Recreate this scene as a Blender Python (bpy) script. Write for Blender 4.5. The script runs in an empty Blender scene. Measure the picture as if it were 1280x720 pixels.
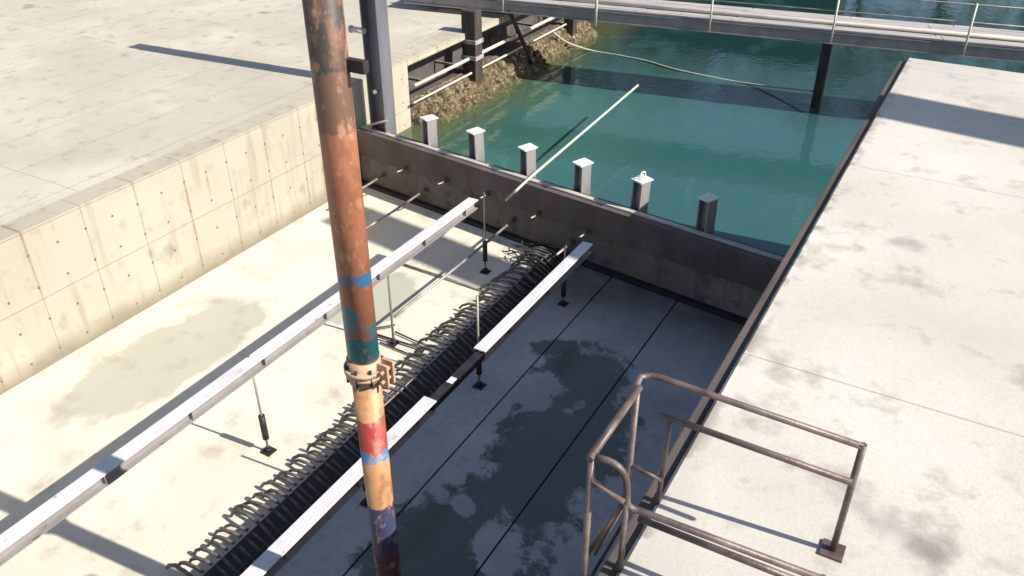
import bpy, bmesh, math, random
from mathutils import Vector, Matrix, noise
R = math.radians
random.seed(7)
S = bpy.context.scene
COL = S.collection

# ------------------------------------------------------------------ camera
cam = bpy.data.cameras.new('camera'); co = bpy.data.objects.new('camera', cam); COL.objects.link(co)
co.location = (0, 0, 10); co.rotation_euler = (R(90 - 32.0), 0, R(29.52))
cam.sensor_width = 36; cam.lens = 29.7; cam.clip_end = 3000; cam.clip_start = 0.05
S.camera = co
# ------------------------------------------------------------------ sky and sun
SUN = Vector((1.25, 0.10, 1.0)).normalized()
SUN_EL = math.asin(SUN.z); SUN_ROT = math.atan2(SUN.x, SUN.y)
W = bpy.data.worlds.new('World'); S.world = W; W.use_nodes = True
nt = W.node_tree; bg = nt.nodes['Background']
sky = nt.nodes.new('ShaderNodeTexSky'); sky.sky_type = 'NISHITA'; sky.sun_disc = False
sky.sun_elevation = SUN_EL; sky.sun_rotation = SUN_ROT
nt.links.new(sky.outputs[0], bg.inputs[0]); bg.inputs[1].default_value = 0.09
sl = bpy.data.lights.new('sun', 'SUN'); sl.energy = 5.0; sl.angle = R(0.5); sl.color = (1, 0.93, 0.82)
so = bpy.data.objects.new('sun', sl); COL.objects.link(so); so.location = (20, 5, 30)
so.rotation_euler = SUN.to_track_quat('Z', 'Y').to_euler()
S.view_settings.view_transform = 'Standard'; S.view_settings.look = 'None'
S.view_settings.exposure = 0.75; S.view_settings.gamma = 1

# ------------------------------------------------------------------ materials
class NB:
    def __init__(s, name, rough=0.8, metal=0.0, spec=0.5):
        s.m = bpy.data.materials.new(name); s.m.use_nodes = True
        s.t = s.m.node_tree; s.b = s.t.nodes['Principled BSDF']
        s.b.inputs['Roughness'].default_value = rough; s.b.inputs['Metallic'].default_value = metal
        s.b.inputs['Specular IOR Level'].default_value = spec
        s.tc = s.t.nodes.new('ShaderNodeTexCoord'); s.co = s.tc.outputs['Object']
    def n(s, t, **k):
        q = s.t.nodes.new(t)
        for a, v in k.items(): setattr(q, a, v)
        return q
    def l(s, a, b): s.t.links.new(a, b)
    def mapped(s, sc=(1, 1, 1), loc=(0, 0, 0)):
        q = s.n('ShaderNodeMapping'); q.inputs['Scale'].default_value = sc; q.inputs['Location'].default_value = loc
        s.l(s.co, q.inputs['Vector']); return q.outputs[0]
    def noise(s, scale, detail=4, vec=None, rough=0.55, dist=0.0):
        q = s.n('ShaderNodeTexNoise'); q.inputs['Scale'].default_value = scale; q.inputs['Detail'].default_value = detail
        q.inputs['Roughness'].default_value = rough; q.inputs['Distortion'].default_value = dist
        s.l(vec or s.co, q.inputs['Vector']); return q.outputs['Fac']
    def ramp(s, fac, stops, interp='LINEAR'):
        q = s.n('ShaderNodeValToRGB'); q.color_ramp.interpolation = interp
        e = q.color_ramp.elements
        while len(e) < len(stops): e.new(0.5)
        for i, (p, c) in enumerate(stops):
            e[i].position = p; e[i].color = (c if hasattr(c, '__len__') else (c, c, c)) + (1,) if hasattr(c, '__len__') else (c, c, c, 1)
        s.l(fac, q.inputs[0]); return q.outputs[0]
    def mix(s, fac, a, b, mode='MIX'):
        q = s.n('ShaderNodeMix', data_type='RGBA', blend_type=mode)
        for sock, v in ((q.inputs[0], fac), (q.inputs[6], a), (q.inputs[7], b)):
            if isinstance(v, (int, float)): sock.default_value = v
            elif isinstance(v, tuple): sock.default_value = v + (1,)
            else: s.l(v, sock)
        return q.outputs[2]
    def math(s, op, a, b=0.0, c=0.0, clamp=False):
        q = s.n('ShaderNodeMath', operation=op, use_clamp=clamp)
        for sock, v in zip(q.inputs, (a, b, c)):
            if isinstance(v, (int, float)): sock.default_value = v
            else: s.l(v, sock)
        return q.outputs[0]
    def xyz(s, vec=None):
        q = s.n('ShaderNodeSeparateXYZ'); s.l(vec or s.co, q.inputs[0]); return q.outputs
    def smooth(s, v, a, b):
        q = s.n('ShaderNodeMapRange', interpolation_type='SMOOTHSTEP')
        q.inputs['From Min'].default_value = a; q.inputs['From Max'].default_value = b
        s.l(v, q.inputs['Value']); return q.outputs[0]
    def color(s, c): s.l(c, s.b.inputs['Base Color'])
    def rough(s, c): s.l(c, s.b.inputs['Roughness'])
    def bump(s, h, strength=0.3, dist=0.02):
        q = s.n('ShaderNodeBump'); q.inputs['Strength'].default_value = strength; q.inputs['Distance'].default_value = dist
        s.l(h, q.inputs['Height']); s.l(q.outputs[0], s.b.inputs['Normal'])

def simple(name, c1, c2, scale=3, rough=0.8, metal=0.0, bump=0.2, fine=40, spots=None, stretch=(1, 1, 1), spec=0.5):
    k = NB(name, rough, metal, spec); v = k.mapped(stretch)
    col = k.mix(k.ramp(k.noise(scale, 6, v), [(0.35, 0.0), (0.68, 1.0)]), c1, c2)
    f = k.noise(fine, 4, v)
    col = k.mix(k.math('MULTIPLY', f, 0.5), col, tuple(x * 0.45 for x in c1))
    if spots:
        col = k.mix(k.ramp(k.noise(scale * 2.7, 8, v, 0.7), [(spots[1], 0.0), (spots[1] + 0.08, 1.0)]), col, spots[0])
    k.color(col); k.bump(f, bump, 0.01)
    return k.m

M = {}
M['steel_dark'] = simple('dark_rusted_steel', (0.085, 0.066, 0.064), (0.15, 0.122, 0.116), 1.3, 0.7, 0.1, 0.3, 30, ((0.19, 0.115, 0.075), 0.6), (1, 1, 0.45))
M['black_steel'] = simple('black_steel', (0.018, 0.017, 0.02), (0.05, 0.042, 0.04), 5, 0.6, 0.3)
M['pile_steel'] = simple('weathered_pile_steel', (0.2, 0.185, 0.195), (0.36, 0.33, 0.335), 2.5, 0.55, 0.1, 0.2, 25, ((0.14, 0.075, 0.045), 0.63), (1, 1, 0.3))
M['column_steel'] = simple('blue_grey_column_steel', (0.13, 0.125, 0.145), (0.24, 0.235, 0.26), 1.2, 0.42, 0.15, 0.15, 25, ((0.12, 0.07, 0.05), 0.66), (1, 1, 0.25))
M['cap_paint'] = simple('pale_cap_paint', (0.62, 0.66, 0.6), (0.78, 0.8, 0.76), 6, 0.6, 0, 0.15, 60, ((0.3, 0.2, 0.13), 0.66))
M['cap_edge'] = simple('worn_pink_cap', (0.4, 0.34, 0.32), (0.6, 0.54, 0.51), 3, 0.7, 0, 0.2, 40, ((0.14, 0.09, 0.07), 0.56), (0.5, 3, 3))
M['beam_paint'] = simple('white_beam_paint', (0.56, 0.55, 0.57), (0.74, 0.73, 0.745), 2.6, 0.55, 0, 0.2, 40, ((0.2, 0.15, 0.12), 0.6), (1, 0.4, 1))
M['shaded_beam_web'] = simple('shaded_grey_beam_web', (0.24, 0.225, 0.225), (0.36, 0.34, 0.34), 2.2, 0.6, 0.1, 0.15, 40, ((0.14, 0.08, 0.05), 0.6), (1, 0.5, 1))  # shade of the web put into a darker grey than the flange
M['rod'] = simple('galvanised_rod', (0.3, 0.28, 0.25), (0.55, 0.5, 0.42), 3, 0.5, 0.5, 0.1, 60, ((0.12, 0.07, 0.05), 0.6))
M['rebar'] = simple('rebar', (0.045, 0.038, 0.036), (0.11, 0.085, 0.07), 4, 0.6, 0.4, 0.5, 90)
M['rebar_dusty'] = simple('cement_dusted_rebar', (0.045, 0.038, 0.035), (0.24, 0.22, 0.195), 5, 0.7, 0.05, 0.5, 90, ((0.1, 0.055, 0.035), 0.58))
M['rebar_pale'] = simple('dusty_rebar', (0.2, 0.18, 0.15), (0.36, 0.32, 0.27), 4, 0.7, 0.2, 0.5, 90)
M['rail'] = simple('rusty_rail_tube', (0.09, 0.062, 0.058), (0.21, 0.16, 0.152), 6, 0.45, 0.2, 0.25, 70, ((0.10, 0.04, 0.03), 0.62))
M['pole_pale'] = simple('pale_green_pole', (0.5, 0.55, 0.44), (0.62, 0.64, 0.52), 2, 0.6)
M['rope'] = simple('pale_rope', (0.4, 0.42, 0.34), (0.52, 0.52, 0.44), 8, 0.9, 0, 0.5, 120)
M['timber'] = simple('dark_wet_timber', (0.03, 0.024, 0.022), (0.085, 0.068, 0.058), 2, 0.8, 0, 0.5, 30, None, (3, 3, 0.4))
M['fender'] = simple('tarred_timber_waling', (0.06, 0.045, 0.043), (0.12, 0.095, 0.09), 2, 0.85, 0, 0.5, 30, None, (3, 0.4, 3))
M['white_band'] = simple('worn_white_band', (0.26, 0.24, 0.23), (0.45, 0.43, 0.42), 5, 0.8, 0, 0.2, 40, ((0.15, 0.12, 0.1), 0.55))
M['deck_board'] = simple('weathered_deck_board', (0.32, 0.29, 0.29), (0.52, 0.48, 0.47), 2.5, 0.85, 0, 0.5, 30, ((0.12, 0.1, 0.09), 0.63), (0.4, 4, 4))
M['walk_steel'] = simple('grey_walkway_steel', (0.26, 0.24, 0.235), (0.38, 0.35, 0.34), 2, 0.6, 0.2, 0.2, 30, ((0.16, 0.09, 0.06), 0.64))
M['pipe_pale'] = simple('pale_service_pipe', (0.55, 0.5, 0.43), (0.7, 0.66, 0.58), 3, 0.6, 0, 0.2, 40, ((0.2, 0.12, 0.08), 0.62))
M['recess'] = simple('shade_dark_recess_concrete', (0.06, 0.05, 0.052), (0.13, 0.11, 0.11), 1.5, 0.9, 0, 0.5, 15)  # dark base colour carries the shade of the recess
M['black_sheet'] = simple('black_base_and_shade', (0.012, 0.012, 0.015), (0.03, 0.03, 0.036), 3, 0.5, 0, 0.4, 14)  # base under the joints, also strips that stand in for shade
M['blocker'] = simple('blocker_yellow', (0.5, 0.3, 0.04), (0.6, 0.38, 0.06), 2, 0.5)
M['hull'] = simple('dark_dock_gate_plate', (0.02, 0.028, 0.03), (0.04, 0.05, 0.05), 1, 0.6)
M['leaf'] = simple('leaf', (0.03, 0.06, 0.015), (0.07, 0.12, 0.03), 0.6, 0.7, 0, 0, 5)
M['bark'] = simple('bark', (0.06, 0.045, 0.03), (0.1, 0.08, 0.06), 3, 0.9)

def concrete(name, a, b, dirt, joint=None, streak=False, bump=0.25, dirt_at=0.62, holes=None, tyres=False, cracks=0.3):
    k = NB(name, 0.88, 0, 0.3)
    big = k.noise(0.35, 5); mid = k.noise(2.2, 8, None, 0.65); fine = k.noise(38, 4)
    c = k.mix(k.ramp(big, [(0.35, 0.0), (0.65, 1.0)]), a, b)
    c = k.mix(k.ramp(mid, [(dirt_at, 0.0), (dirt_at + 0.16, 0.75)]), c, dirt)
    c = k.mix(k.math('MULTIPLY', k.ramp(fine, [(0.4, 0.0), (0.8, 1.0)]), 0.25), c, tuple(x * 0.6 for x in a))
    crack = k.noise(1.1, 10, None, 0.6, 1.4)
    cr = k.math('ABSOLUTE', k.math('SUBTRACT', crack, 0.5))
    c = k.mix(k.ramp(cr, [(0.0, cracks), (0.004, 0.0)]), c, tuple(x * 0.35 for x in a))
    pt = k.ramp(k.noise(0.16, 3, k.mapped((1, 1, 1), (7, 3, 1))), [(0.5, 0.0), (0.54, 0.45)])
    c = k.mix(pt, c, tuple(x * 0.72 for x in b))
    oil = k.ramp(k.noise(0.9, 5, k.mapped((1, 1, 1), (31, 13, 5)), 0.5), [(0.66, 0.0), (0.76, 0.7)])
    c = k.mix(oil, c, tuple(x * 0.35 for x in a))
    grit = k.ramp(k.noise(70, 2), [(0.66, 0.0), (0.72, 0.6)])
    c = k.mix(grit, c, tuple(x * 0.4 for x in a))
    if streak:
        sv = k.mapped((2.2, 2.2, 0.22)); st = k.noise(1.4, 6, sv, 0.6)
        c = k.mix(k.ramp(st, [(0.55, 0.0), (0.75, 0.6)]), c, dirt)
    if joint:
        x = k.xyz()
        for ax, step, off in joint:
            d = k.math('ABSOLUTE', k.math('SUBTRACT', k.math('FRACT', k.math('DIVIDE', k.math('ADD', x[ax], off), step)), 0.5))
            c = k.mix(k.ramp(k.math('MULTIPLY', d, step), [(0.0, 0.5), (0.006, 0.4), (0.016, 0.0)]), c, tuple(q * 0.25 for q in a))
    if holes:
        x = k.xyz(); sy, sz, oz = holes
        fy = k.math('MULTIPLY', k.math('SUBTRACT', k.math('FRACT', k.math('DIVIDE', x[1], sy)), 0.5), sy)
        fz = k.math('MULTIPLY', k.math('SUBTRACT', k.math('FRACT', k.math('DIVIDE', k.math('ADD', x[2], oz), sz)), 0.5), sz)
        d = k.math('SQRT', k.math('ADD', k.math('MULTIPLY', fy, fy), k.math('MULTIPLY', fz, fz)))
        c = k.mix(k.ramp(d, [(0.0, 0.85), (0.022, 0.85), (0.032, 0.0)]), c, tuple(q * 0.2 for q in a))
        run = k.math('MULTIPLY', k.ramp(k.math('ABSOLUTE', fy), [(0.0, 0.7), (0.05, 0.0)]), k.ramp(k.noise(0.8, 4), [(0.52, 0.0), (0.66, 1.0)]))
        c = k.mix(run, c, (0.22, 0.12, 0.06))
        tide = k.ramp(k.math('ADD', x[2], k.math('MULTIPLY', k.noise(1.2, 6), 0.5)), [(0.3, 0.85), (0.75, 0.0)])
        c = k.mix(tide, c, (0.17, 0.145, 0.105))
    if tyres:
        x = k.xyz()
        for xo, w in ((3.1, 0.2), (4.75, 0.2), (6.6, 0.16)):
            wv = k.math('ADD', k.math('SUBTRACT', x[0], xo), k.math('MULTIPLY', k.math('SUBTRACT', k.noise(0.12, 2), 0.5), 2.2))
            c = k.mix(k.math('MULTIPLY', k.ramp(k.math('ABSOLUTE', wv), [(0.0, 0.4), (w * 0.7, 0.3), (w, 0.0)]), k.ramp(k.noise(1.7, 7), [(0.35, 0.1), (0.6, 1.0)])), c, (0.14, 0.125, 0.11))
        chip = k.math('MULTIPLY', k.ramp(x[0], [(0.0, 1.0), (0.16, 0.0)]), k.ramp(k.noise(3.2, 6), [(0.48, 0.0), (0.56, 0.9)]))
        c = k.mix(chip, c, (0.2, 0.17, 0.145))
    k.color(c)
    k.bump(k.math('ADD', k.math('MULTIPLY', mid, 0.6), k.math('MULTIPLY', fine, 0.4)), bump, 0.02)
    return k.m
M['quay'] = concrete('quay_wall_concrete', (0.37, 0.335, 0.26), (0.46, 0.42, 0.34), (0.2, 0.165, 0.115), [(1, 1.22, 0.3), (2, 1.38, 0.69)], True, dirt_at=0.56, holes=(0.61, 0.69, 0.1))
M['quay_deck'] = concrete('quay_deck_concrete', (0.41, 0.375, 0.31), (0.5, 0.46, 0.385), (0.24, 0.21, 0.165), [(0, 1.62, 16.0), (1, 7.3, 2.0)], dirt_at=0.55)
M['ledge'] = concrete('coping_concrete', (0.44, 0.41, 0.37), (0.54, 0.51, 0.465), (0.28, 0.25, 0.215), [(1, 5.1, 0.9)], dirt_at=0.54, tyres=True, cracks=0.15)
M['dam_low'] = concrete('stained_dam_concrete', (0.125, 0.107, 0.092), (0.21, 0.185, 0.157), (0.055, 0.045, 0.04), None, True, 0.5, 0.5)
M['land'] = concrete('yard_ground', (0.22, 0.2, 0.17), (0.3, 0.27, 0.24), (0.12, 0.1, 0.08))

# fresh pale slab in the open bay, with a dried pale green puddle stain
k = NB('pale_bay_concrete', 0.9, 0, 0.3)
mid = k.noise(1.5, 8, None, 0.65); fine = k.noise(30, 4); X0 = k.xyz()[0]
c = k.mix(k.ramp(k.noise(0.4, 4), [(0.35, 0.0), (0.65, 1.0)]), (0.56, 0.52, 0.435), (0.66, 0.62, 0.535))
c = k.mix(k.ramp(mid, [(0.54, 0.0), (0.72, 0.8)]), c, (0.34, 0.3, 0.235))
mud = k.ramp(k.math('ADD', k.math('MULTIPLY', X0, -0.16), k.math('MULTIPLY', k.noise(0.55, 8, None, 0.62), 1.1)), [(2.25, 0.0), (2.55, 0.9)])
c = k.mix(mud, c, k.mix(k.noise(3, 6), (0.2, 0.17, 0.125), (0.31, 0.275, 0.21)))
c = k.mix(k.ramp(k.noise(26, 3), [(0.66, 0.0), (0.7, 0.8)]), c, (0.2, 0.17, 0.13))
X, Y, Z = k.xyz()
dx = k.math('DIVIDE', k.math('ADD', X, 10.2), 0.85); dy = k.math('DIVIDE', k.math('SUBTRACT', Y, 12.0), 1.25)
d = k.math('SQRT', k.math('ADD', k.math('MULTIPLY', dx, dx), k.math('MULTIPLY', dy, dy)))
d = k.math('ADD', d, k.math('MULTIPLY', k.math('SUBTRACT', k.noise(1.6, 6), 0.5), 0.9))
pud = k.ramp(d, [(0.9, 1.0), (1.0, 0.0)])
c = k.mix(k.math('MULTIPLY', pud, 0.75), c, (0.3, 0.335, 0.27))
dx2 = k.math('DIVIDE', k.math('ADD', X, 12.6), 1.0); dy2 = k.math('DIVIDE', k.math('SUBTRACT', Y, 8.5), 2.6)
d2 = k.math('ADD', k.math('SQRT', k.math('ADD', k.math('MULTIPLY', dx2, dx2), k.math('MULTIPLY', dy2, dy2))), k.math('MULTIPLY', k.math('SUBTRACT', k.noise(0.9, 7), 0.5), 1.4))
pud2 = k.ramp(d2, [(0.85, 1.0), (1.0, 0.0)])
c = k.mix(k.math('MULTIPLY', pud2, 0.6), c, (0.27, 0.28, 0.22))
c = k.mix(k.math('MULTIPLY', fine, 0.25), c, (0.33, 0.3, 0.25))
k.color(c); k.rough(k.ramp(pud, [(0.0, 0.9), (1.0, 0.5)])); k.bump(mid, 0.25, 0.02)
M['bay'] = k.m

# blue grey formwork panels with ragged wet patches
k = NB('blue_grey_panels', 0.6, 0, 0.5)
X, Y, Z = k.xyz(k.mapped())
def blob(cx, cy, rx, ry, rot):
    ca, sa = math.cos(rot), math.sin(rot)
    x = k.math('SUBTRACT', X, cx); y = k.math('SUBTRACT', Y, cy)
    a = k.math('ADD', k.math('MULTIPLY', x, ca / rx), k.math('MULTIPLY', y, sa / rx))
    b = k.math('ADD', k.math('MULTIPLY', x, -sa / ry), k.math('MULTIPLY', y, ca / ry))
    return k.math('SQRT', k.math('ADD', k.math('MULTIPLY', a, a), k.math('MULTIPLY', b, b)))
blobs = [(-4.75, 8.9, 1.0, 2.5, 0.12), (-5.15, 11.7, 0.95, 1.15, 0.3), (-4.3, 6.2, 0.9, 1.6, 0.0), (-6.0, 12.4, 0.55, 0.35, 0.5), (-5.55, 10.6, 0.3, 1.3, -0.1), (-5.15, 6.7, 1.15, 1.8, 0.1), (-4.9, 8.0, 0.5, 1.2, 0.0), (-4.3, 10.2, 0.75, 1.6, 0.1)]
dm = None
for b in blobs:
    q = blob(*b); dm = q if dm is None else k.math('MINIMUM', dm, q)
for b in [(-5.75, 10.95, 0.62, 0.95, 0.2), (-6.0, 8.7, 0.75, 0.9, 0.1), (-4.45, 7.45, 0.45, 0.9, 0.5), (-5.35, 7.9, 0.22, 0.4, 0.9)]:
    dm = k.math('MAXIMUM', dm, k.math('SUBTRACT', 1.65, blob(*b)))
rag = k.math('ADD', k.math('MULTIPLY', k.math('SUBTRACT', k.noise(1.3, 4), 0.5), 1.1), k.math('MULTIPLY', k.math('SUBTRACT', k.noise(3.6, 9, None, 0.72, 0.6), 0.5), 1.7))
dd = k.math('ADD', dm, rag)
wet = k.ramp(dd, [(0.78, 1.0), (0.9, 0.8), (0.95, 0.35), (1.15, 0.0)])
halo = k.ramp(dd, [(0.95, 1.0), (1.6, 0.0)])
dry = k.mix(k.ramp(k.noise(0.7, 6), [(0.3, 0.0), (0.7, 1.0)]), (0.29, 0.28, 0.295), (0.41, 0.395, 0.41))
dry = k.mix(k.ramp(k.noise(6, 8, None, 0.7), [(0.5, 0.0), (0.75, 0.5)]), dry, (0.11, 0.11, 0.135))
dry = k.mix(k.math('MULTIPLY', halo, 0.35), dry, (0.3, 0.3, 0.34))
c = k.mix(wet, dry, k.mix(k.noise(0.8, 3), (0.076, 0.09, 0.08), (0.11, 0.124, 0.11)))
# browner and darker towards the dam foot
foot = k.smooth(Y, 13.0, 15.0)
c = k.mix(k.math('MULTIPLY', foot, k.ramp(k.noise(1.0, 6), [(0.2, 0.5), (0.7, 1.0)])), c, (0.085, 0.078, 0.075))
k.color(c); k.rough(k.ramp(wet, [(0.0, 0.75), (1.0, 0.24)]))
k.bump(k.math('MULTIPLY', k.noise(9, 6, None, 0.6), k.math('SUBTRACT', 1.0, wet)), 0.2, 0.02)
M['panel'] = k.m

# turbid green harbour water
k = NB('harbour_water', 0.05, 0, 0.5); k.b.inputs['IOR'].default_value = 1.45
X, Y, Z = k.xyz()
c = k.mix(k.ramp(k.noise(0.18, 5), [(0.35, 0.0), (0.65, 1.0)]), (0.02, 0.078, 0.064), (0.04, 0.118, 0.092))
c = k.mix(k.smooth(X, -11.5, -6.5), c, (0.026, 0.085, 0.09))
c = k.mix(k.smooth(k.math('ADD', Y, k.math('MULTIPLY', k.noise(0.25, 4), 6.0)), 27.0, 34.0), c, (0.008, 0.03, 0.03))  # darker far water: shadow and dark reflection put into the colour
c = k.mix(k.ramp(k.noise(0.7, 6, k.mapped((1, 0.5, 1)), 0.6), [(0.52, 0.0), (0.72, 0.5)]), c, (0.035, 0.1, 0.085))
c = k.mix(k.ramp(k.noise(9, 5, k.mapped((1, 0.7, 1)), 0.7), [(0.69, 0.0), (0.74, 0.6)]), c, (0.14, 0.16, 0.12))
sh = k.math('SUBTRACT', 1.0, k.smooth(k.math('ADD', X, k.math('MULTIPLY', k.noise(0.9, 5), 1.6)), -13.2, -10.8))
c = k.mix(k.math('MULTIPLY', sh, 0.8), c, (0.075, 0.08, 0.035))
k.color(c)
w1 = k.noise(1.1, 3, k.mapped((1, 0.6, 1))); w2 = k.noise(5.5, 3, k.mapped((1, 0.7, 1)))
k.bump(k.math('ADD', k.math('MULTIPLY', w1, 0.8), k.math('MULTIPLY', w2, 0.25)), 0.075, 0.25)
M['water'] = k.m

# barnacled rubble
k = NB('barnacle_crust', 0.95, 0, 0.3)
n1 = k.noise(2.5, 8, None, 0.7); n2 = k.noise(11, 6, None, 0.7)
c = k.mix(k.ramp(n1, [(0.35, 0.0), (0.65, 1.0)]), (0.085, 0.06, 0.03), (0.21, 0.155, 0.085))
c = k.mix(k.ramp(n2, [(0.52, 0.0), (0.62, 0.95)]), c, (0.34, 0.29, 0.2))
c = k.mix(k.ramp(k.noise(8, 5, k.mapped((1, 1.4, 0.5), (4, 4, 4)), 0.7), [(0.5, 0.0), (0.6, 0.9)]), c, (0.03, 0.022, 0.015))
X, Y, Z = k.xyz()
c = k.mix(k.ramp(Z, [(0.75, 1.0), (1.0, 0.0)]), c, (0.075, 0.085, 0.03))
k.color(c); k.bump(n2, 0.9, 0.06)
M['crust'] = k.m

# painted pole: bands by height in its own coordinates (origin at its foot)
k = NB('flaking_pole_paint', 0.55, 0.1, 0.5)
X, Y, Z = k.xyz()
wob = k.math('ADD', Z, k.math('MULTIPLY', k.math('SUBTRACT', k.noise(7, 6), 0.5), 0.22))
zz = k.math('DIVIDE', wob, 9.6)
red = (0.32, 0.125, 0.07); tan = (0.48, 0.24, 0.11); blue = (0.04, 0.17, 0.36); teal = (0.02, 0.16, 0.2); shade_navy = (0.035, 0.04, 0.1); shade_maroon = (0.08, 0.03, 0.05)
def st(z, c): return (z / 9.6, c)
base = k.ramp(zz, [st(0, shade_maroon), st(2.6, shade_navy), st(3.25, tan), st(3.9, blue), st(4.03, (0.3, 0.035, 0.03)), st(4.46, tan), st(5.0, shade_navy),  # lowest navy and maroon put the ledge shadow into the paint
                   st(5.06, tan), st(5.16, teal), st(5.42, red), st(6.01, blue), st(6.12, red), st(7.45, (0.13, 0.07, 0.045)), st(7.95, (0.05, 0.04, 0.035))], 'CONSTANT')  # topmost dark browns put shade into the paint
fl = k.ramp(k.noise(4.5, 8, k.mapped((1, 1, 0.55)), 0.68), [(0.5, 0.0), (0.6, 1.0)])
c = k.mix(k.math('MULTIPLY', fl, 0.7), base, (0.2, 0.085, 0.045))
fl2 = k.ramp(k.noise(7, 8, k.mapped((1, 1, 0.6), (3, 5, 1)), 0.65), [(0.54, 0.0), (0.64, 1.0)])
c = k.mix(k.math('MULTIPLY', fl2, 0.5), c, (0.52, 0.3, 0.17))
patch = k.math('MULTIPLY', k.ramp(k.noise(2.6, 5, k.mapped((1, 1, 1), (1, 2, 7))), [(0.56, 0.0), (0.6, 1.0)]), k.math('MULTIPLY', k.math('GREATER_THAN', Z, 5.1), k.math('LESS_THAN', Z, 5.95)))
c = k.mix(k.math('MULTIPLY', patch, 0.8), c, (0.03, 0.2, 0.27))
k.color(c); k.bump(k.noise(20, 5), 0.35, 0.01)
M['pole'] = k.m
M['clamp'] = simple('tan_clamp_steel', (0.5, 0.3, 0.18), (0.62, 0.42, 0.28), 5, 0.6, 0.1, 0.3, 50, ((0.2, 0.09, 0.05), 0.6))

# ------------------------------------------------------------------ builders
class MB:
    def __init__(s): s.bm = bmesh.new()
    def box(s, c, size, rot=None, bevel=0.0):
        r = bmesh.ops.create_cube(s.bm, size=1.0); vs = r['verts']
        bmesh.ops.scale(s.bm, vec=size, verts=vs)
        if bevel:
            es = list({e for v in vs for e in v.link_edges})
            bb = bmesh.ops.bevel(s.bm, geom=es, offset=bevel, segments=2, affect='EDGES', profile=0.6)
            vs = list({v for f in bb['faces'] for v in f.verts} | {v for v in vs if v.is_valid})
        if rot is not None: bmesh.ops.rotate(s.bm, cent=(0, 0, 0), matrix=rot, verts=vs)
        bmesh.ops.translate(s.bm, vec=c, verts=vs); return s
    def tube(s, pts, r, seg=10, cap=True):
        pts = [Vector(p) for p in pts]; rings = []
        up = None
        for i, p in enumerate(pts):
            t = (pts[min(i + 1, len(pts) - 1)] - pts[max(i - 1, 0)]).normalized()
            if up is None: up = t.orthogonal().normalized()
            a = (up - t * up.dot(t)).normalized(); up = a; b = t.cross(a)
            rr = r[i] if hasattr(r, '__len__') else r
            rings.append([s.bm.verts.new(p + (a * math.cos(2 * math.pi * j / seg) + b * math.sin(2 * math.pi * j / seg)) * rr) for j in range(seg)])
        for u, v in zip(rings, rings[1:]):
            for j in range(seg):
                f = s.bm.faces.new((u[j], u[(j + 1) % seg], v[(j + 1) % seg], v[j])); f.smooth = True
        if cap:
            s.bm.faces.new(list(reversed(rings[0]))); s.bm.faces.new(rings[-1])
        return s
    def prism(s, poly, axis, a, b):
        """closed outline extruded along an axis; poly gives the other two coordinates in order"""
        def mk(q, t): return {'x': (t, q[0], q[1]), 'y': (q[0], t, q[1]), 'z': (q[0], q[1], t)}[axis]
        A = [s.bm.verts.new(mk(q, a)) for q in poly]; B = [s.bm.verts.new(mk(q, b)) for q in poly]
        n = len(poly)
        for i in range(n): s.bm.faces.new((A[i], A[(i + 1) % n], B[(i + 1) % n], B[i]))
        s.bm.faces.new(A); s.bm.faces.new(B); return s
    def build(s, name, mat, parent=None, loc=None, kind=None):
        bmesh.ops.recalc_face_normals(s.bm, faces=s.bm.faces)
        me = bpy.data.meshes.new(name); s.bm.to_mesh(me); s.bm.free()
        me.materials.append(M[mat] if isinstance(mat, str) else mat)
        o = bpy.data.objects.new(name, me); COL.objects.link(o)
        if parent: o.parent = parent
        if loc: o.location = loc
        if kind: o['kind'] = kind
        return o
def tag(o, label, cat, group=None):
    o['label'] = label; o['category'] = cat
    if group: o['group'] = group
    return o
def thing(name, label, cat, loc=(0, 0, 0), rz=0.0, group=None):
    o = bpy.data.objects.new(name, None); COL.objects.link(o); o.empty_display_size = 0.2
    o.location = loc; o.rotation_euler = (0, 0, rz); return tag(o, label, cat, group)
def copy_tree(o, parent=None):
    c = o.copy(); COL.objects.link(c)
    if parent: c.parent = parent
    for ch in list(o.children): copy_tree(ch, c)
    return c
def hsec(w, h, tf, tw):
    """H outline: flanges at +-h/2 (second coordinate), width w"""
    a, b = w / 2, h / 2
    return [(-a, -b), (a, -b), (a, -b + tf), (tw / 2, -b + tf), (tw / 2, b - tf), (a, b - tf), (a, b), (-a, b), (-a, b - tf), (-tw / 2, b - tf), (-tw / 2, -b + tf), (-a, -b + tf)]
def arc(p0, p1, p2, n=8):
    p0, p1, p2 = Vector(p0), Vector(p1), Vector(p2)
    return [(1 - t) ** 2 * p0 + 2 * t * (1 - t) * p1 + t * t * p2 for t in [i / n for i in range(n + 1)]]

QX, QZ, LX, LZ, WZ = -14.3, 2.8, -1.31, 5.2, 0.8
def wall_y(x): return 16.66 - 0.137 * (x + 13.99)
WA = math.atan(-0.137)

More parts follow.
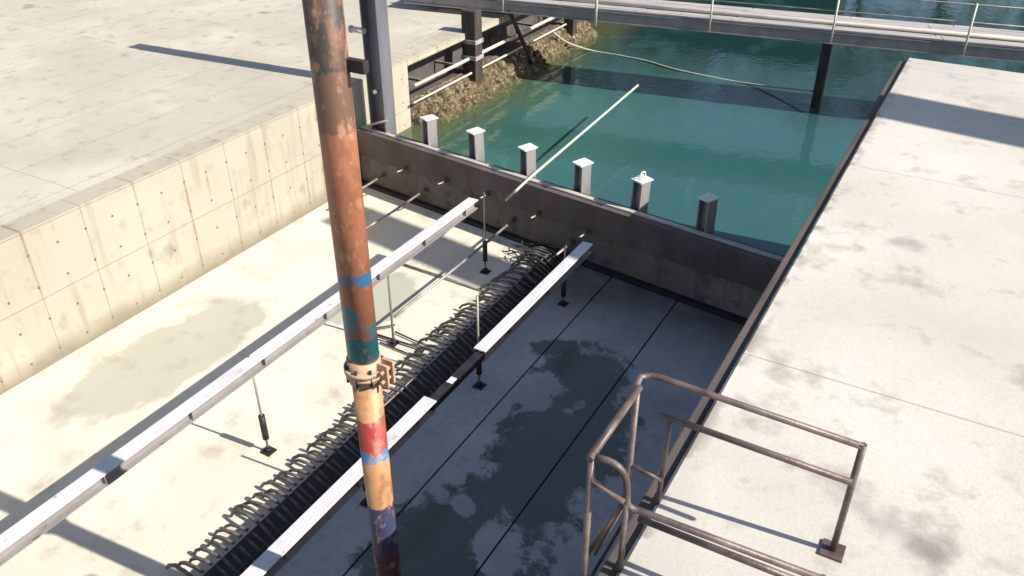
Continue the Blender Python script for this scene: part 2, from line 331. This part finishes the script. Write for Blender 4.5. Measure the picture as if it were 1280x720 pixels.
# ------------------------------------------------------------------ setting
m = MB()
m.prism([(QX - 1, -30), (LX + 0.5, -30), (LX + 0.5, 17), (QX - 1, 17)], 'z', -0.6, -0.03)
m.build('pit_bed', 'black_sheet', kind='structure')
m = MB(); m.prism([(QX - 0.2, -30), (-7.93, -30), (-7.93, wall_y(-7.93) + 0.2), (QX - 0.2, wall_y(QX) + 0.2)], 'z', -0.02, 0.0)
m.build('bay_floor', 'bay', kind='structure')
m = MB(); m.prism([(-7.92, -30), (-7.17, -30), (-7.17, wall_y(-7.17) + 0.2), (-7.92, wall_y(-7.92) + 0.2)], 'z', -0.02, -0.004)
m.build('trench_shade_floor', 'black_sheet', kind='structure')  # flat black strip stands in for a deeply shaded trench
xs = [-7.18, -6.14, -4.49, -2.84, -1.25]
m = MB()
for a, b in zip(xs, xs[1:]):
    for y0, y1 in ((-30, -4.6), (-4.58, 20)):
        y1 = min(y1, wall_y(a) + 0.2)
        m.prism([(a + 0.018, y0), (b - 0.018, y0), (b - 0.018, y1), (a + 0.018, y1)], 'z', -0.02, 0.002)
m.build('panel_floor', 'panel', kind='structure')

m = MB()
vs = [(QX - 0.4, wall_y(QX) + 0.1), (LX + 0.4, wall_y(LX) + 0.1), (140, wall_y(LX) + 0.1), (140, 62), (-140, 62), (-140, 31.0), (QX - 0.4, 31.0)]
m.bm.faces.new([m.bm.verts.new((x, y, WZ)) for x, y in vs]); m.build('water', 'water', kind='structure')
m = MB(); m.bm.faces.new([m.bm.verts.new(p) for p in ((-1500, -1500, -1.2), (1500, -1500, -1.2), (1500, 2000, -1.2), (-1500, 2000, -1.2))])
m.build('ground', 'land', kind='structure')
m = MB(); m.prism([(-1500, 62), (1500, 62), (1500, 2000), (-1500, 2000)], 'z', -1.1, 2.0); m.build('far_bank', 'land', kind='structure')

# left quay: sheet on top, wall with recess and barnacled foot
m = MB(); m.prism([(-300, -60), (QX - 0.55, -60), (QX - 0.55, 30.8), (-300, 30.8)], 'z', 2.3, QZ); m.build('quay_deck', 'quay_deck', kind='structure')
q = thing('quay_wall', 'sunlit cream concrete quay wall with a dark recess and barnacled foot', 'quay wall', (QX, 19.2, 0))
MB().prism([(-0.55, -1.2), (0, -1.2), (0, 2.803), (-0.55, 2.803)], 'y', -79.2, 0).build('wall', 'quay', q)
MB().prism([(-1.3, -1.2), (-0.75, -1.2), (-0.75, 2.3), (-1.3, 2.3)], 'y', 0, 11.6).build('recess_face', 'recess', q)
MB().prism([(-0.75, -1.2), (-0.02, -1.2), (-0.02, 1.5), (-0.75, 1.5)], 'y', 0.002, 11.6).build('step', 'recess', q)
MB().prism([(-0.748, 2.62), (0.01, 2.62), (0.01, 2.806), (-0.748, 2.806)], 'y', 0.002, 11.6).build('coping', 'quay', q)
m = MB(); ny, nx = 330, 44; g = []
for i in range(ny + 1):
    row = []
    for j in range(nx + 1):
        t = j / nx; y = 11.6 * i / ny
        x = -0.15 + (0.1 + 1.4 * min(1, (y / 0.9) ** 0.7)) * t; z = 1.53 - 0.12 * t - 1.2 * t ** 1.5
        wld = Vector((x, y, z))
        v1 = noise.voronoi(wld * 3.2)[0]; v2 = noise.voronoi(wld * 8.5)[0]
        dsp = 0.34 * ((v1[1] - v1[0]) ** 0.6 - 0.45) + 0.10 * ((v2[1] - v2[0]) ** 0.6 - 0.4) + 0.08 * noise.fractal(wld * 2.8, 0.8, 2.1, 5) + 0.10 * noise.noise(Vector((0, y * 5, 0)))
        row.append(m.bm.verts.new((x + dsp * 0.9 * (0.3 + t), y, z + dsp * 0.7 * min(1, t * 4))))
    g.append(row)
for i in range(ny):
    for j in range(nx): m.bm.faces.new((g[i][j], g[i + 1][j], g[i + 1][j + 1], g[i][j + 1])).smooth = True
m.build('crust', 'crust', q)
m = MB(); m.tube([(0.12, 0.1, 2.02), (0.12, 11.4, 2.02)], 0.055)
p = m.build('pipe', 'pipe_pale', q)
m = MB(); m.tube([(0.2, -0.1, 1.58), (0.2, 11.4, 1.58)], 0.035); m.build('pipe', 'pipe_pale', q)
m = MB()
for i in range(7): m.box((-0.3, 0.7 + 1.75 * i, 1.98), (0.86, 0.07, 0.07))
m.build('bracket', 'rebar_pale', q)

# right quay: coping ledge
q = thing('dock_ledge', 'broad pale concrete quay with its edge above the shaded pit', 'quay', (LX, 0, 0))
MB().prism([(0.02, -1.2), (60, -1.2), (60, 5.0), (0.02, 5.0)], 'y', -60, 17.55).build('wall', 'quay', q)
MB().prism([(0, 4.98), (60.1, 4.98), (60.1, 5.2), (0.03, 5.2), (0, 5.17)], 'y', -60, 17.6).build('coping', 'ledge', q)
MB().box((-0.065, -21.2, 5.0), (0.13, 77.5, 0.26), bevel=0.015).build('fender_waling', 'fender', q)

# cofferdam wall
w = thing('cofferdam_wall', 'long dark brown cofferdam wall between the white floor and the green water', 'dam wall', (-7.8, wall_y(-7.8), 0), WA)
L0, L1 = -6.5, 6.42
MB().prism([(0.02, -0.3), (0.4, -0.3), (0.4, 0.86), (0.02, 0.86)], 'x', L0, L1).build('concrete_base', 'dam_low', w)
m = MB(); m.prism([(-0.03, 0.86), (0.38, 0.86), (0.38, 1.58), (-0.03, 1.58)], 'x', L0, L1)
m.build('steel_plate', 'steel_dark', w)
MB().box((( L0 + L1) / 2, 0.19, 1.6), (L1 - L0, 0.13, 0.04), bevel=0.008).build('cap_flange', 'cap_edge', w)
MB().box(((L0 + L1) / 2, -0.05, 0.04), (L1 - L0, 0.16, 0.12), bevel=0.01).build('foot_shade_strip', 'black_sheet', w)  # black strip stands in for the shadow line under the wall
# ------------------------------------------------------------------ capped pile stubs behind the wall
def stub():
    t = thing('pile_stub', '', 'pile', (0, 0, 0))
    m = MB(); m.prism(hsec(0.27, 0.28, 0.032, 0.03), 'z', -2.2, 0.0); m.build('shaft', 'pile_steel', t)
    MB().box((0, 0, 0.022), (0.37, 0.32, 0.035), bevel=0.006).build('cap_plate', 'cap_paint', t)
    m = MB(); m.tube([(0.1, 0.3, -0.8), (0.1, 0.08, -0.5)], 0.03); m.build('strut', 'rod', t)
    return t
S0 = stub()
stubs = [(-11.82, 'capped steel pile stub in front of the barnacled quay foot'),
         (-10.3, 'capped steel pile stub next right of the one at the quay foot'),
         (-8.72, 'capped steel pile stub just left of the long pale green pole'),
         (-7.18, 'capped steel pile stub just right of the long pale green pole'),
         (-5.66, 'capped steel pile stub with a small ring on its cap'),
         (-4.1, 'rightmost pile stub behind the dam, half in shade')]
for i, (x, lab) in enumerate(stubs):
    o = S0 if i == 0 else copy_tree(S0)
    o.location = (x - 0.16, wall_y(x) + 0.5 , 2.25 + random.uniform(-0.03, 0.03)); o.rotation_euler = (R(random.uniform(-2, 2)), R(random.uniform(-2, 2)), WA + R(76 + random.uniform(-5, 5)))
    tag(o, lab, 'pile', 'capped pile stubs behind the dam wall')
    if i == 4:
        m = MB(); m.tube([(0.08 * math.cos(a), 0, 0.12 + 0.08 * math.sin(a)) for a in [j * math.pi / 8 for j in range(17)]], 0.018, 6)
        m.build('lifting_ring', 'cap_paint', o)

# tall steel column at the left end
t = thing('steel_column', 'tall blue grey steel column at the left end of the dam wall', 'column', (-13.58, 17.0, 0))
m = MB(); m.prism([(y, x) for x, y in hsec(0.46, 0.5, 0.035, 0.03)], 'z', -1.0, 9.5); m.build('shaft', 'column_steel', t)
m = MB(); m.tube([(-0.6, -0.18, 4.22), (-0.2, -0.18, 4.22)], 0.075); m.tube([(-0.66, -0.18, 4.22), (-0.6, -0.18, 4.22)], 0.095); m.build('pipe_stub', 'pipe_pale', t)
m = MB(); m.tube([(0.0, -0.12, 2.7), (0.0, -0.26, 2.7)], 0.055, 8); m.build('bolt', 'cap_paint', t)
m = MB(); m.tube([(-0.3, -0.3, 1.75), (0.35, -0.28, 2.0)], 0.03); m.build('strut', 'rod', t)

# tie rods through the wall
def tie_rod(x, y0, y1, z, lab, r=0.03, mat='rod'):
    t = thing('tie_rod', lab, 'tie rod', (x, y1, z), 0, 'tie rods through the dam wall')
    m = MB(); m.tube([(0, y0 - y1, 0.02), (0, (y0 - y1) * 0.5, -0.015), (0, 0.1, 0)], r); m.build('bar', mat, t)
    m = MB(); m.box((0, -0.045, 0), (0.12, 0.02, 0.12), bevel=0.004); m.tube([(0, -0.05, 0), (0, -0.11, 0)], 0.045, 6); m.build('nut_plate', 'steel_dark', t)
for x, y0, z, lab in [(-13.35, 14.9, 0.5, 'short tie rod at the left end of the dam wall foot'),
                      (-11.84, 13.68, 0.5, 'tie rod crossing the white floor left of the upper white beam'),
                      (-10.3, 13.1, 0.45, 'pale tie rod partly hidden beside the upper white beam'),
                      (-9.0, 11.1, 0.5, 'longest tie rod, over the white floor between the two beams'),
                      (-7.3, 14.9, 0.5, 'short tie rod over the tangled bars at the dam foot')]:
    tie_rod(x, y0, wall_y(x) - 0.0, z, lab)
for x, z, lab in [(-12.5, 0.95, 'short rod end poking from the dam plate near the tall column'), (-11.1, 1.0, 'short rod end poking from the dam plate above the second tie rod'),
             (-9.75, 1.02, 'short rod end poking from the dam plate behind the upper beam end'), (-8.25, 0.95, 'short rod end poking from the dam plate below the pale pole'),
             (-6.9, 0.9, 'short rod end poking from the dam plate above the lower beam end')]:
    tie_rod(x, wall_y(x) - 0.42, wall_y(x) - 0.03, z, lab, 0.02)

# ------------------------------------------------------------------ white beams
def beam_run(t, y0, y1):
    rb = random.Random(int(-y0 * 10))
    m = MB(); m.box((0, (y0 + y1) / 2, -0.012), (0.24, y1 - y0, 0.024), bevel=0.004); m.build('top_flange', 'beam_paint', t)
    m = MB(); m.prism([(-0.011, -0.2), (-0.1, -0.2), (-0.1, -0.222), (0.1, -0.222), (0.1, -0.2), (0.011, -0.2), (0.011, -0.026), (-0.011, -0.026)], 'y', y0 + 0.003, y1 - 0.003); m.build('web', 'shaded_beam_web', t)
    y = y1 - 0.45
    while y > y0 + 0.3:
        MB().box((0, y, -0.113), (0.18, 0.016, 0.17)).build('stiffener', 'shaded_beam_web', t)
        y -= 1.5
t = thing('white_beam', 'white steel beam over the sunlit white floor, above the tie rods', 'beam', (-8.82, 13.9, 2.0))
beam_run(t, -13.0, 0)
t = thing('white_beam', 'white steel beam along the edge of the shaded floor with a painted-in shadowed stretch', 'beam', (-6.31, 14.4, 1.36))
beam_run(t, -4.4, 0); beam_run(t, -18, -5.9)
m = MB(); m.box((0, -5.15, -0.13), (0.15, 1.6, 0.15), bevel=0.008); m.build('shadow_stretch', 'black_steel', t)  # dark piece stands in for a shadowed stretch of the beam
m = MB(); m.box((0.01, -5.3, -0.045), (0.11, 0.16, 0.016), bevel=0.004); m.build('sun_spot_plate', 'cap_paint', t)  # pale plate stands in for a spot of sun there

# ------------------------------------------------------------------ hanger rods
def hanger():
    t = thing('hanger_rod', '', 'hanger rod')
    m = MB(); m.tube([(0, 0, 0.02), (0, 0, 2.02)], 0.02, 8); m.build('rod', 'rod', t)
    m = MB(); m.tube([(0, 0, 0.3), (0, 0, 0.8)], 0.055, 10); m.build('sleeve', 'black_steel', t)
    m = MB(); m.box((0, 0, 0.012), (0.2, 0.2, 0.024), bevel=0.004); m.tube([(0, 0, 0.03), (0, 0, 0.09)], 0.06, 6); m.build('base_plate', 'black_steel', t)
    return t
H0 = hanger(); first = True
for x, y, dz, lab in [(-8.76, 14.23, 0, 'upright hanger rod with a black sleeve near the end of the upper beam'),
                  (-6.7, 10.59, 0, 'upright hanger rod with a black foot beside the painted-in shadowed stretch of the lower beam'),
                  (-6.6, 13.9, -0.5, 'upright hanger rod just right of the lower beam near the dam'),
                  (-6.7, 7.2, 0, 'upright hanger rod beside the lower beam, nearest the painted pole'),
                  (-8.9, 7.3, 0, 'upright hanger rod under the upper beam, left of the painted pole')]:
    o = H0 if first else copy_tree(H0); first = False
    o.location = (x, y, dz); tag(o, lab, 'hanger rod', 'hanger rods beside the white beams')
    if dz: o.location.z = 0; o.scale = (1, 1, 0.72)
t = thing('hanger_rod', 'thin bare hanger rod standing on the white floor under the upper beam', 'hanger rod', (-8.91, 10.89, 0), 0, 'hanger rods beside the white beams')
m = MB(); m.tube([(0, 0, 0.02), (0.02, 0, 1.9)], 0.024, 8); m.build('rod', 'rebar_pale', t)
m = MB(); m.tube([(0, 0, 0.0), (0, 0, 0.12)], 0.05, 8); m.box((0, 0, 0.012), (0.16, 0.16, 0.024)); m.build('base_plate', 'black_steel', t)

# ------------------------------------------------------------------ rebar
t = thing('rebar_mat', 'long comb of dark bent rebar along the edge of the white floor', 'rebar', (-7.7, 0, 0))
prof = [(0.42, 0.03), (0.25, 0.15), (0.05, 0.26), (-0.22, 0.28), (-0.42, 0.23), (-0.56, 0.12), (-0.62, 0.02)]
m = MB(); m.tube([(x, 0, z) for x, z in prof], [0.022, 0.024, 0.027, 0.029, 0.029, 0.027, 0.024], 8); bar = m.build('bar', 'rebar_dusty', t)
y = 15.45; i = 0
while y > 3.4 and i < 96:
    o = bar if i == 0 else bar.copy()
    if i: COL.objects.link(o); o.parent = t
    o.location = (random.uniform(-0.05, 0.05), y, random.uniform(-0.015, 0.02)); o.rotation_euler = (0, R(random.uniform(-4, 4)), R(-1 + random.uniform(-4.5, 4.5)))
    o.scale = (random.uniform(0.9, 1.15), 1, random.uniform(0.85, 1.2))
    y -= random.uniform(0.135, 0.165); i += 1
m = MB(); m.tube([(0.02, 3.2, 0.29), (0.0, 8, 0.285), (0.03, 15.3, 0.28)], 0.016, 7); m.build('long_bar', 'rod', t)
m = MB(); m.tube([(0.3, 3.0, 0.14), (0.31, 15.2, 0.14)], 0.016, 7); m.build('long_bar', 'rebar', t)
t = thing('rebar_tangle', 'tangle of loose bars on the floor at the foot of the dam', 'rebar', (-8.0, 15.35, 0.02))
m = MB()
for j in range(34):
    a = random.uniform(0, math.pi); cx, cy = random.uniform(-0.55, 0.95), random.uniform(-0.42, 0.3); ln = random.uniform(0.15, 0.4)
    z = random.uniform(0.02, 0.22)
    m.tube([(cx - ln * math.cos(a), cy - ln * math.sin(a) * .6, z), (cx, cy, z + 0.06), (cx + ln * math.cos(a), cy + ln * math.sin(a) * .6, z)], 0.016, 5)
m.build('bars', 'rebar', t)
def loose(pts, lab, r=0.018, mat='rebar'):
    m = MB(); m.tube(pts, r, 7); o = m.build('loose_bar', mat); 
    c = sum((Vector(p) for p in pts), Vector()) / len(pts)
    for v in o.data.vertices: v.co -= c
    o.location = c; tag(o, lab, 'rebar', 'loose bars on the white floor')
loose([(-9.42, 10.93, 0.05), (-8.2, 10.98, 0.06)], 'loose bar at the foot of the bare hanger rod, nearest of the crossing bars', 0.024)
loose([(-9.1, 11.2, 0.05), (-8.2, 11.1, 0.05)], 'loose bar just behind the foot of the bare hanger rod')
loose([(-9.15, 10.76, 0.04), (-8.1, 10.7, 0.04)], 'loose bar in front of the bare hanger rod, running into the comb')
loose([(-9.62, 10.9, 0.1), (-9.2, 11.35, 0.1)], 'short skewed bar left of the bare hanger rod foot')
loose([(-10.55, 13.53, 0.04), (-9.4, 13.5, 0.05), (-8.25, 13.45, 0.04)], 'pale bar lying across the white floor beside the shadow band', 0.025, 'rebar_pale')

# ------------------------------------------------------------------ painted pole
t = thing('painted_pole', 'rusty orange steel pole with blue and red paint bands in the pit', 'pole', (-4.43, 4.95, 0))
m = MB(); m.tube([(0, 0, 0), (0, 0, 2), (0, 0, 5.0)], 0.142, 28); m.tube([(0, 0, 5.0), (0, 0, 7.3), (0, 0, 9.6)], 0.15, 28); m.build('pipe', 'pole', t)
m = MB(); m.tube([(0, 0, 4.98), (0, 0, 5.02)], 0.19, 28); m.tube([(0, 0, 5.03), (0, 0, 5.08)], 0.2, 28); m.tube([(0, 0, 4.9), (0, 0, 5.18)], 0.163, 24); c = m.build('flange', 'clamp', t)
bolt = None
for j in range(8):
    a = j * math.pi / 4 + 0.2
    if bolt is None:
        m = MB(); m.tube([(0, 0, 4.93), (0, 0, 5.12)], 0.014, 6); bolt = ob = m.build('bolt', 'black_steel', c)
    else:
        ob = bolt.copy(); COL.objects.link(ob); ob.parent = c
    ob.location = (0.178 * math.cos(a), 0.178 * math.sin(a), 0)
m = MB(); m.box((0.215, 0.0, 5.03), (0.13, 0.03, 0.26), bevel=0.008); m.box((0.215, 0.09, 5.03), (0.13, 0.03, 0.26), bevel=0.008); m.tube([(0.23, -0.06, 5.08), (0.23, 0.16, 5.08)], 0.022, 8); m.tube([(0.23, -0.06, 4.97), (0.23, 0.16, 4.97)], 0.022, 8); m.build('clamp_lug', 'clamp', t)
m = MB(); m.box((0.2, 0.06, 8.0), (0.22, 0.07, 0.1), bevel=0.008); m.build('bracket', 'black_steel', t)

# ------------------------------------------------------------------ ladder frame on the ledge
t = thing('ladder_frame', 'rusty tubular ladder guard frame with handrails at the quay edge', 'ladder frame', (-1.54, 0, 0))
R_ = 0.024
def part(name, pts, r=R_, mat='rail'): m = MB(); m.tube(pts, r, 10); return m.build(name, mat, t)
part('post', [(0, 3.76, 3.2), (0, 3.76, 6.2)]); part('post', [(0, 4.52, 3.2), (0, 4.52, 6.2)])
part('top_rail', [(0, 3.72, 6.21), (0, 4.56, 6.21)], 0.027)
part('hoop_rail', [(0, 3.77, 6.2), (0.1, 3.78, 6.2)] + arc((0.1, 3.78, 6.2), (0.24, 3.78, 6.2), (0.24, 3.8, 6.02), 6)[1:] + arc((0.24, 3.83, 5.86), (0.24, 3.84, 5.79), (0.33, 3.86, 5.79), 5) + [(1.5, 3.9, 5.78)])
part('hoop_rail', [(0, 4.52, 6.17), (-0.03, 4.58, 6.2), (-0.04, 4.68, 6.21), (0.02, 4.73, 6.21), (0.1, 4.73, 6.22), (1.5, 4.72, 6.2)])
part('hand_rail', [(0.16, 4.6, 6.0), (1.5, 4.6, 5.98)])
part('hand_rail', [(0.3, 3.93, 5.64), (1.5, 3.95, 5.63)])
part('mid_rail', [(0, 3.76, 6.08), (0.02, 3.76, 6.0), (0.24, 3.78, 5.9)], 0.02)
part('post', [(0.24, 3.83, 4.95), (0.24, 3.83, 5.86)], 0.022)
part('brace', [(0.0, 3.8, 5.25), (0.22, 3.86, 5.84)], 0.02); part('brace', [(0.03, 3.86, 5.2), (0.2, 3.9, 5.75)], 0.016)
part('bracket', [(0, 3.76, 5.05), (0.24, 3.8, 5.05)], 0.022); part('bracket', [(0, 4.52, 5.5), (0.26, 4.54, 5.45)], 0.02)
part('post', [(0.24, 4.54, 4.95), (0.24, 4.6, 6.0)], 0.02)
m = MB()
for z in (3.4, 3.7, 4.0, 4.3, 4.6, 4.9): m.tube([(0, 3.76, z), (0, 4.52, z)], 0.016, 8)
m.build('rungs', 'rail', t)
for yy in (3.9, 4.72): MB().box((1.5, yy, 5.21), (0.16, 0.16, 0.02), bevel=0.004).build('foot_plate', 'rail', t)
part('post', [(1.5, 3.9, 5.2), (1.5, 3.9, 5.8)]); part('post', [(1.5, 4.72, 5.2), (1.5, 4.72, 6.22)])

# ------------------------------------------------------------------ walkway at the back
A = R(8.83)
t = thing('walkway', 'grey steel walkway with plank deck crossing above the green water', 'walkway', (-17.7, 23.81, 3.0), A)
L = 27.0
MB().prism(hsec(0.18, 0.34, 0.03, 0.03), 'x', 0, L).build('edge_beam', 'walk_steel', t, (0, 0.09, 0.17))
MB().prism(hsec(0.18, 0.34, 0.03, 0.03), 'x', 0, L).build('edge_beam', 'walk_steel', t, (0, 1.7, 0.17))
x = 0.1
while x < L: MB().box((x, 0.9, 0.24), (0.1, 1.42, 0.16)).build('cross_beam', 'walk_steel', t); x += 1.4
m = MB(); yy = 0.02
while yy < 1.78:
    x = 0
    while x < L:
        ln = min(2.75 + random.uniform(-.2, .2), L - x); m.box((x + ln / 2, yy + 0.1, 0.375 + random.uniform(0, 0.012)), (ln - 0.02, 0.19, 0.045), Matrix.Rotation(R(random.uniform(-.3, .3)), 3, 'Z'), 0.004); x += ln
    yy += 0.202
m.build('deck', 'deck_board', t)
for x in (3.62, 6.75, 10.3, 13.8, 17.3, 20.8, 24.3):
    m = MB(); m.tube([(x, -0.035, -0.12 if x == 6.75 else 0.05), (x, -0.035, 1.45)], 0.045 if x == 6.75 else 0.03, 8); m.build('stanchion', 'pipe_pale', t)
for z in (0.95, 1.42):
    m = MB(); m.tube([(3.6, -0.02, z), (L, -0.02, z)], 0.018, 8); m.build('rail', 'rod', t)
m = MB(); m.tube([(0, 0.62, 0.47), (L, 0.55, 0.47)], 0.06); m.build('hose', 'pipe_pale', t)

# piles
def pile(x, y, r, z1, lab, bands):
    t = thing('fender_pile', lab, 'pile', (x, y, 0), 0, 'dark fender piles along the quay')
    m = MB(); m.box((0, 0, (z1 - 1) / 2), (r * 2, r * 1.7, z1 + 1), bevel=0.03); m.build('shaft', 'timber', t)
    for z in bands: MB().box((0, 0, z), (r * 2 + 0.06, r * 1.7 + 0.06, 0.13), bevel=0.01).build('band', 'white_band', t)
pile(-14.18, 22.5, 0.25, 3.5, 'stout dark fender pile with two worn white bands', (2.05, 2.55))
pile(-14.0, 29.2, 0.2, 2.9, 'smaller dark fender pile at the far end of the quay foot', (1.1,))
pile(-4.3, 27.0, 0.14, 3.0, 'slim dark pile standing in open water under the walkway', ())
m = MB(); m.tube([(-13.6, 25.9, 0.5), (-14.0, 24.5, 3.1)], 0.07, 8); tag(m.build('prop', 'timber'), 'slanting dark prop from the walkway down to the water', 'prop')

# long pale pole over the wall, mooring rope
t = MB(); t.tube([(-8.62, 14.95, 1.56), (-8.62, 16.0, 1.66), (-8.6, 22.6, 2.0)], 0.033, 10)
tag(t.build('long_pole', 'pole_pale'), 'long pale green pole resting on the dam wall over the water', 'pole')
kp = [Vector(p) for p in ((-14.0, 27.75, 1.6), (-13.6, 28.1, 1.2), (-12.9, 28.75, 0.83), (-11.8, 28.75, 0.81), (-10.6, 28.55, 0.83), (-9.2, 28.1, 0.83), (-6.8, 27.9, 0.82), (-4.45, 27.05, 1.2))]
pts = []
for i in range(len(kp) - 1):
    a, b, c, d = kp[max(i - 1, 0)], kp[i], kp[i + 1], kp[min(i + 2, len(kp) - 1)]
    for q in range(6):
        u = q / 6; pts.append(0.5 * (2 * b + (c - a) * u + (2 * a - 5 * b + 4 * c - d) * u * u + (3 * b - a - 3 * c + d) * u ** 3))
pts.append(kp[-1])
m = MB(); m.tube(pts, 0.03, 8); tag(m.build('mooring_rope', 'rope'), 'pale slack rope floating on the water from the quay foot towards a slim pile', 'rope')

# ------------------------------------------------------------------ beyond the frame, seen in the water or added for their shade
t = thing('dock_gate', 'dark steel dock gate beyond the walkway', 'dock gate', (-19, 46, 0))
m = MB(); m.box((0, 0, 2.3), (24, 2.4, 5.4), bevel=0.05); m.build('plate', 'hull', t)
m = MB()
for i in range(11): m.box((-11 + 2.2 * i, -1.26, 2.3), (0.25, 0.12, 5.0))
m.build('ribs', 'hull', t)
def tree(x, y, h, lab):
    t = thing('bank_tree', lab, 'tree', (x, y, 2.0), 0, 'trees on the far bank')
    m = MB(); m.tube([(0, 0, 0), (0.1, 0, h * .3), (0.2, 0.1, h * .65)], [0.3, 0.22, 0.08], 8)
    for j in range(7):
        a = random.uniform(0, 6.28); z = h * random.uniform(.3, .5); m.tube([(0.1, 0, z), (math.cos(a) * h * .22, math.sin(a) * h * .22, z + h * .22)], [0.1, 0.03], 6)
    m.build('trunk', 'bark', t)
    m = MB()
    cl = [(random.gauss(0, h * .16), random.gauss(0, h * .16), h * random.uniform(.4, .95), h * random.uniform(.1, .19)) for _ in range(16)]
    for _ in range(1500):
        cx, cy, cz, cr = random.choice(cl); d = Vector((random.gauss(0, 1), random.gauss(0, 1), random.gauss(0, .8))).normalized() * cr * random.uniform(.6, 1.05)
        c = Vector((cx, cy, cz)) + d; n1 = Vector((random.gauss(0, 1), random.gauss(0, 1), random.gauss(0, 1))).normalized(); n2 = n1.orthogonal().normalized(); s = random.uniform(.15, .32)
        m.bm.faces.new([m.bm.verts.new(c + n1 * s), m.bm.verts.new(c + n2 * s * .6), m.bm.verts.new(c - n1 * s), m.bm.verts.new(c - n2 * s * .6)])
    m.build('crown', 'leaf', t)
for x, y, h in [(-9, 66, 15), (-27, 64, 16), (-31, 67, 14), (-20, 69, 13), (-4, 70, 12), (3, 66, 9), (-24, 68, 12), (14, 69, 11), (-38, 70, 13)]: tree(x, y, h, 'leafy green tree on the far bank')

t = thing('shadow_blocker', 'unseen yellow shade caster added to darken a band of the white floor', 'blocker', (32, 12.55, 5.2))  # invented and out of view, added to cast the shadow band
m = MB(); m.box((0, 0, 4.5), (1.0, 1.0, 9.0), bevel=0.02); m.box((0, 0, 0.3), (2.4, 2.4, 0.6), bevel=0.03); m.build('blocker_mast', 'blocker', t)
m = MB(); m.prism([(-28.0, 8.85), (4, 8.7), (4, 9.3), (-28.0, 9.15)], 'y', -0.62, 0.62); m.build('blocker_arm', 'blocker', t).rotation_euler = (0, 0, WA)
m = MB(); m.box((3.2, -0.95, 8.4), (1.4, 1.0, 0.9), bevel=0.03); m.build('blocker_weight', 'black_steel', t)
